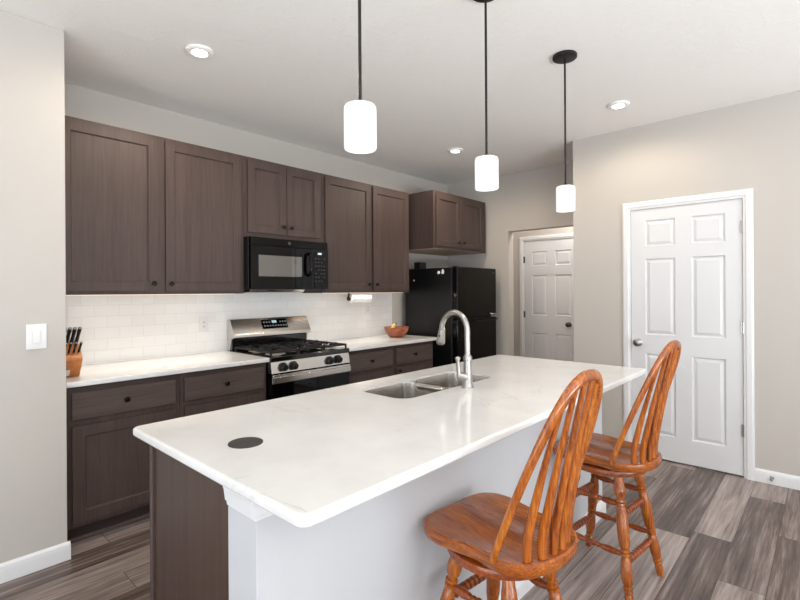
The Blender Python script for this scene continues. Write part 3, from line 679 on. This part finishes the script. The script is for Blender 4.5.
# ------------------------------------------------------------------ ceiling lights
for x, y, lb in ((1.209, 2.622, 'round recessed ceiling light nearest the left wall cabinets'), (3.735, 2.676, 'round recessed ceiling light in front of the refrigerator cabinet'), (3.646, 1.148, 'round recessed ceiling light near the pantry wall')):
    r = thing('recessed_light', (x, y, CE), lb, 'ceiling light', 'recessed ceiling lights')
    rr = []
    for q, z in ((.076, CE - .0005), (.074, CE - .010), (.066, CE - .016), (.050, CE - .017), (.0405, CE - .012), (.0405, CE - .0005)):
        rr.append([Vector((x + q * math.cos(2 * PI * i / 40), y + q * math.sin(2 * PI * i / 40), z)) for i in range(40)])
    new_obj('trim_ring', MB().rings(rr, False), ceil_m, r, smooth=True)
    new_obj('lens', MB().lathe([(0, .040), (1, .040)], (x, y, CE - .012), (x, y, CE - .0155), 32), can_glow, r)
    l = bpy.data.lights.new('can_lamp', 'SPOT'); l.energy = 25 if x > 3.5 and y < 2 else 45; l.spot_size = 3.1; l.spot_blend = .5; l.shadow_soft_size = .08; l.color = (1, .84, .65)
    lo = bpy.data.objects.new('can_lamp', l); COL.objects.link(lo); lo.location = (x, y, CE - .03)
# hall lamp round the corner of the hall
l = bpy.data.lights.new('hall_lamp', 'POINT'); l.energy = 23; l.shadow_soft_size = .06; l.color = (1, .97, .93)
lo = bpy.data.objects.new('hall_lamp', l); COL.objects.link(lo); lo.location = (5.45, 2.15, 2.62)

def pendant(x, y, label):
    r = thing('pendant_light', (x, y, CE), label, 'pendant light', 'pendant lights over the island')
    new_obj('canopy', MB().lathe([(0, .066), (.1, .068), (.75, .068), (.95, .063), (1, .058)], (x, y, CE - .0005), (x, y, CE - .022), 36), canopy_m, r, smooth=True)
    new_obj('rod', MB().cyl((x, y, CE - .022), (x, y, 1.994), .0055, 12).lathe([(0, .010), (.5, .010), (1, .018)], (x, y, 1.999), (x, y, 1.9835), 16), canopy_m, r, smooth=True)
    rr = []
    for q, z in ((.010, 1.984), (.042, 1.984), (.049, 1.981), (.052, 1.974), (.0528, 1.962), (.0528, 1.844), (.051, 1.841), (.048, 1.841), (.0473, 1.848), (.0473, 1.958), (.042, 1.974), (.010, 1.978)):
        rr.append([Vector((x + q * math.cos(2 * PI * i / 36), y + q * math.sin(2 * PI * i / 36), z)) for i in range(36)])
    new_obj('lamp_shade', MB().rings(rr, False), shade_m, r, smooth=True)
    new_obj('bulb', ball((x, y, 1.916), .026), bulb_m, r, smooth=True)
    l = bpy.data.lights.new('pendant_lamp', 'SPOT'); l.energy = 4.2; l.spot_size = 2.9; l.spot_blend = 1; l.shadow_soft_size = .045; l.color = (1, .95, .88)
    lo = bpy.data.objects.new('pendant_lamp', l); COL.objects.link(lo); lo.location = (x, y, 1.839)
pendant(1.046, 1.125, 'lit white glass cylinder pendant light, the leftmost and largest-looking of three')
pendant(1.846, 1.15, 'lit white glass cylinder pendant light, the middle one of three over the island')
pendant(2.672, 1.135, 'lit white glass cylinder pendant light with its ceiling canopy in view, rightmost of three')

# ------------------------------------------------------------------ swivel stools
def spline(P, n=8, closed=True):
    out = []; m = len(P)
    for i in range(m if closed else m - 1):
        p0, p1, p2, p3 = [Vector(P[(i + k) % m] if closed else P[min(max(i + k, 0), m - 1)]) for k in (-1, 0, 1, 2)]
        for j in range(n):
            t_ = j / n; out.append(.5 * ((2 * p1) + (-p0 + p2) * t_ + (2 * p0 - 5 * p1 + 4 * p2 - p3) * t_ ** 2 + (-p0 + 3 * p1 - 3 * p2 + p3) * t_ ** 3))
    if not closed: out.append(Vector(P[-1]))
    return out
def make_stool(label):
    """local: origin on the floor, faces +Y"""
    root = thing('bar_stool', (0, 0, 0), label, 'stool', 'oak swivel counter stools at the island')
    ZS = .615
    half = [(0, .213), (.085, .214), (.155, .204), (.200, .166), (.214, .105), (.203, .035), (.188, -.035), (.193, -.095), (.190, -.135), (.162, -.182), (.100, -.222), (0, -.238)]
    half = [(x * .925, y) for x, y in half]; out = half + [(-x, y) for x, y in half[-2:0:-1]]
    O = [Vector((p[0], p[1], 0)) for p in spline([(x, y, 0) for x, y in out], 4)]
    n = len(O)
    def dish(x, y):
        a = math.exp(-(((abs(x) - .085) / .07) ** 2 + ((y + .03) / .13) ** 2)); return -.017 * a + .006 * math.exp(-((x / .04) ** 2 + ((y - .19) / .06) ** 2))
    rr = []
    for s, z in ((.80, -.040), (.97, -.038), (.995, -.028), (1.0, -.014), (.992, -.004), (.965, .0)):
        rr.append([Vector((p.x * s, p.y * s, ZS + z)) for p in O])
    for s in (.90, .80, .68, .55, .42, .28, .14):
        rr.append([Vector((p.x * s, p.y * s, ZS + dish(p.x * s, p.y * s))) for p in O])
    mb = MB().rings(rr, True)
    new_obj('seat', mb, oak_y, root, smooth=True)
    new_obj('swivel_plate', MB().cyl((0, -.005, .566), (0, -.005, .5745), .09, 24), iron, root)
    new_obj('swivel_ring', MB().lathe([(0, .168), (.15, .178), (.6, .180), (.9, .176), (1, .168)], (0, -.005, .534), (0, -.005, .566), 40), oak_x, root, smooth=True)
    # hoop
    a_, h_, d0, Ln = .176, .538, .104, .206
    def back(u, v):
        t_ = v / h_; return Vector((u, -d0 - Ln * t_ + (.0), ZS - .010 + v))
    def hoop(t_):
        u = a_ * math.copysign(abs(math.cos(t_)) ** .76, math.cos(t_)); return back(u, h_ * math.sin(t_) ** .97 if math.sin(t_) > 0 else 0)
    NP = 41; hp = [hoop(PI * i / (NP - 1)) for i in range(NP)]
    nrm = Vector((0, -.95, .3))
    rad = [.0125 + .004 * math.sin(PI * i / (NP - 1)) for i in range(NP)]
    mbh = MB(); rr = []
    for i in range(NP):
        tn = (hp[min(i + 1, NP - 1)] - hp[max(i - 1, 0)]).normalized(); X = (nrm - tn * tn.dot(nrm)).normalized(); Y = tn.cross(X)
        rr.append([hp[i] + X * math.cos(2 * PI * k / 14) * .0115 + Y * math.sin(2 * PI * k / 14) * rad[i] for k in range(14)])
    mbh.rings(rr)
    new_obj('back_hoop', mbh, oak_z, root, smooth=True)
    for k in range(6):
        f_ = (k - 2.5) / 2.5
        u0 = f_ * .112; yb = -math.sqrt(.214 ** 2 - u0 * u0) + .004
        u1 = f_ * .100
        vt = h_ * math.sin(math.acos(min(1, (abs(u1) / a_) ** (1 / .76)))) ** .97 - .004
        top = back(u1, vt)
        P = [Vector((u0, yb, ZS - .012)), Vector((u0 * 1.01, yb - .001, ZS + .05)), Vector((u0 + (u1 - u0) * .22, yb - .012, ZS + .115)), Vector((u0 + (u1 - u0) * .6, yb + (top.y - yb) * .50, ZS + .15 + (vt - .15) * .40)), top]
        sp_ = spline(P, 6, False); m_ = len(sp_)
        rd = [.0115 + .0035 * math.sin(PI * min(1, (i / (m_ - 1)) * 1.25)) - .004 * (i / (m_ - 1)) for i in range(m_)]
        new_obj('spindle', MB().tube(sp_, rd, 10, 1.25, side=(0, 1, .3)), oak_z, root, smooth=True)
    # turned legs
    prof_ = [(0, .017), (.03, .019), (.06, .0195), (.10, .0235), (.13, .0245), (.16, .0225), (.185, .0150), (.192, .0150), (.198, .0205), (.214, .0205), (.220, .0145), (.226, .0205), (.242, .0205), (.248, .0145),
             (.27, .0195), (.34, .0245), (.42, .0255), (.50, .0245), (.56, .021), (.572, .0145), (.580, .0205), (.596, .0205), (.602, .0145), (.610, .0205), (.626, .0205), (.633, .0145),
             (.66, .0200), (.72, .0230), (.78, .0235), (.83, .0205), (.846, .0140), (.854, .0195), (.868, .0195), (.875, .0140), (.884, .0190), (.897, .0190), (.905, .0150), (.93, .0185), (.96, .0165), (1, .0135)]
    legs = {}
    for sx in (-1, 1):
        for sy in (-1, 1):
            a = Vector((sx * .098, sy * .098 - .005, .538)); b = Vector((sx * .174, sy * .181 - .002, .002)); legs[(sx, sy)] = (a, b)
            new_obj('leg', MB().lathe(prof_, a, b, 18), oak_z, root, smooth=True)
    def at(k, z):
        a, b = legs[k]; t_ = (a.z - z) / (a.z - b.z); return a + (b - a) * t_
    st_ = [(0, .008), (.06, .009), (.12, .0125), (.24, .0155), (.34, .012), (.38, .008), (.40, .012), (.43, .012), (.45, .009), (.48, .0135), (.52, .0135), (.55, .009), (.57, .012), (.60, .012), (.62, .008), (.66, .012), (.76, .0155), (.88, .0125), (.94, .009), (1, .008)]
    sb_ = [(0, .009), (.08, .010)] + [q for i in range(8) for q in ((.13 + i * .0925, .0095), (.142 + i * .0925, .0165), (.20 + i * .0925, .0165), (.212 + i * .0925, .0095))] + [(.92, .010), (1, .009)]
    for k1, k2, zs, pf in (((-1, -1), (1, -1), (.370, .178), sb_), ((-1, 1), (1, 1), (.370, .178), sb_), ((-1, -1), (-1, 1), (.410, .205), st_), ((1, -1), (1, 1), (.410, .205), st_)):
        for z in zs: new_obj('stretcher', MB().lathe(pf, at(k1, z), at(k2, z), 14), oak_x, root, smooth=True)
    return root
def copy_thing(root):
    r = root.copy(); COL.objects.link(r)
    for ch in list(root.children):
        c = ch.copy(); COL.objects.link(c); c.parent = r
        for g in ch.children:
            d = g.copy(); COL.objects.link(d); d.parent = c
    return r
s1 = make_stool('honey oak swivel stool nearest the viewer, at the middle of the island')
s2 = copy_thing(s1); s2['label'] = 'honey oak swivel stool farther back, in front of the pantry door'
s1.location = (1.362, .806, 0); s1.rotation_euler = (0, 0, -.11)
s2.location = (2.374, .815, 0); s2.rotation_euler = (0, 0, -.11)
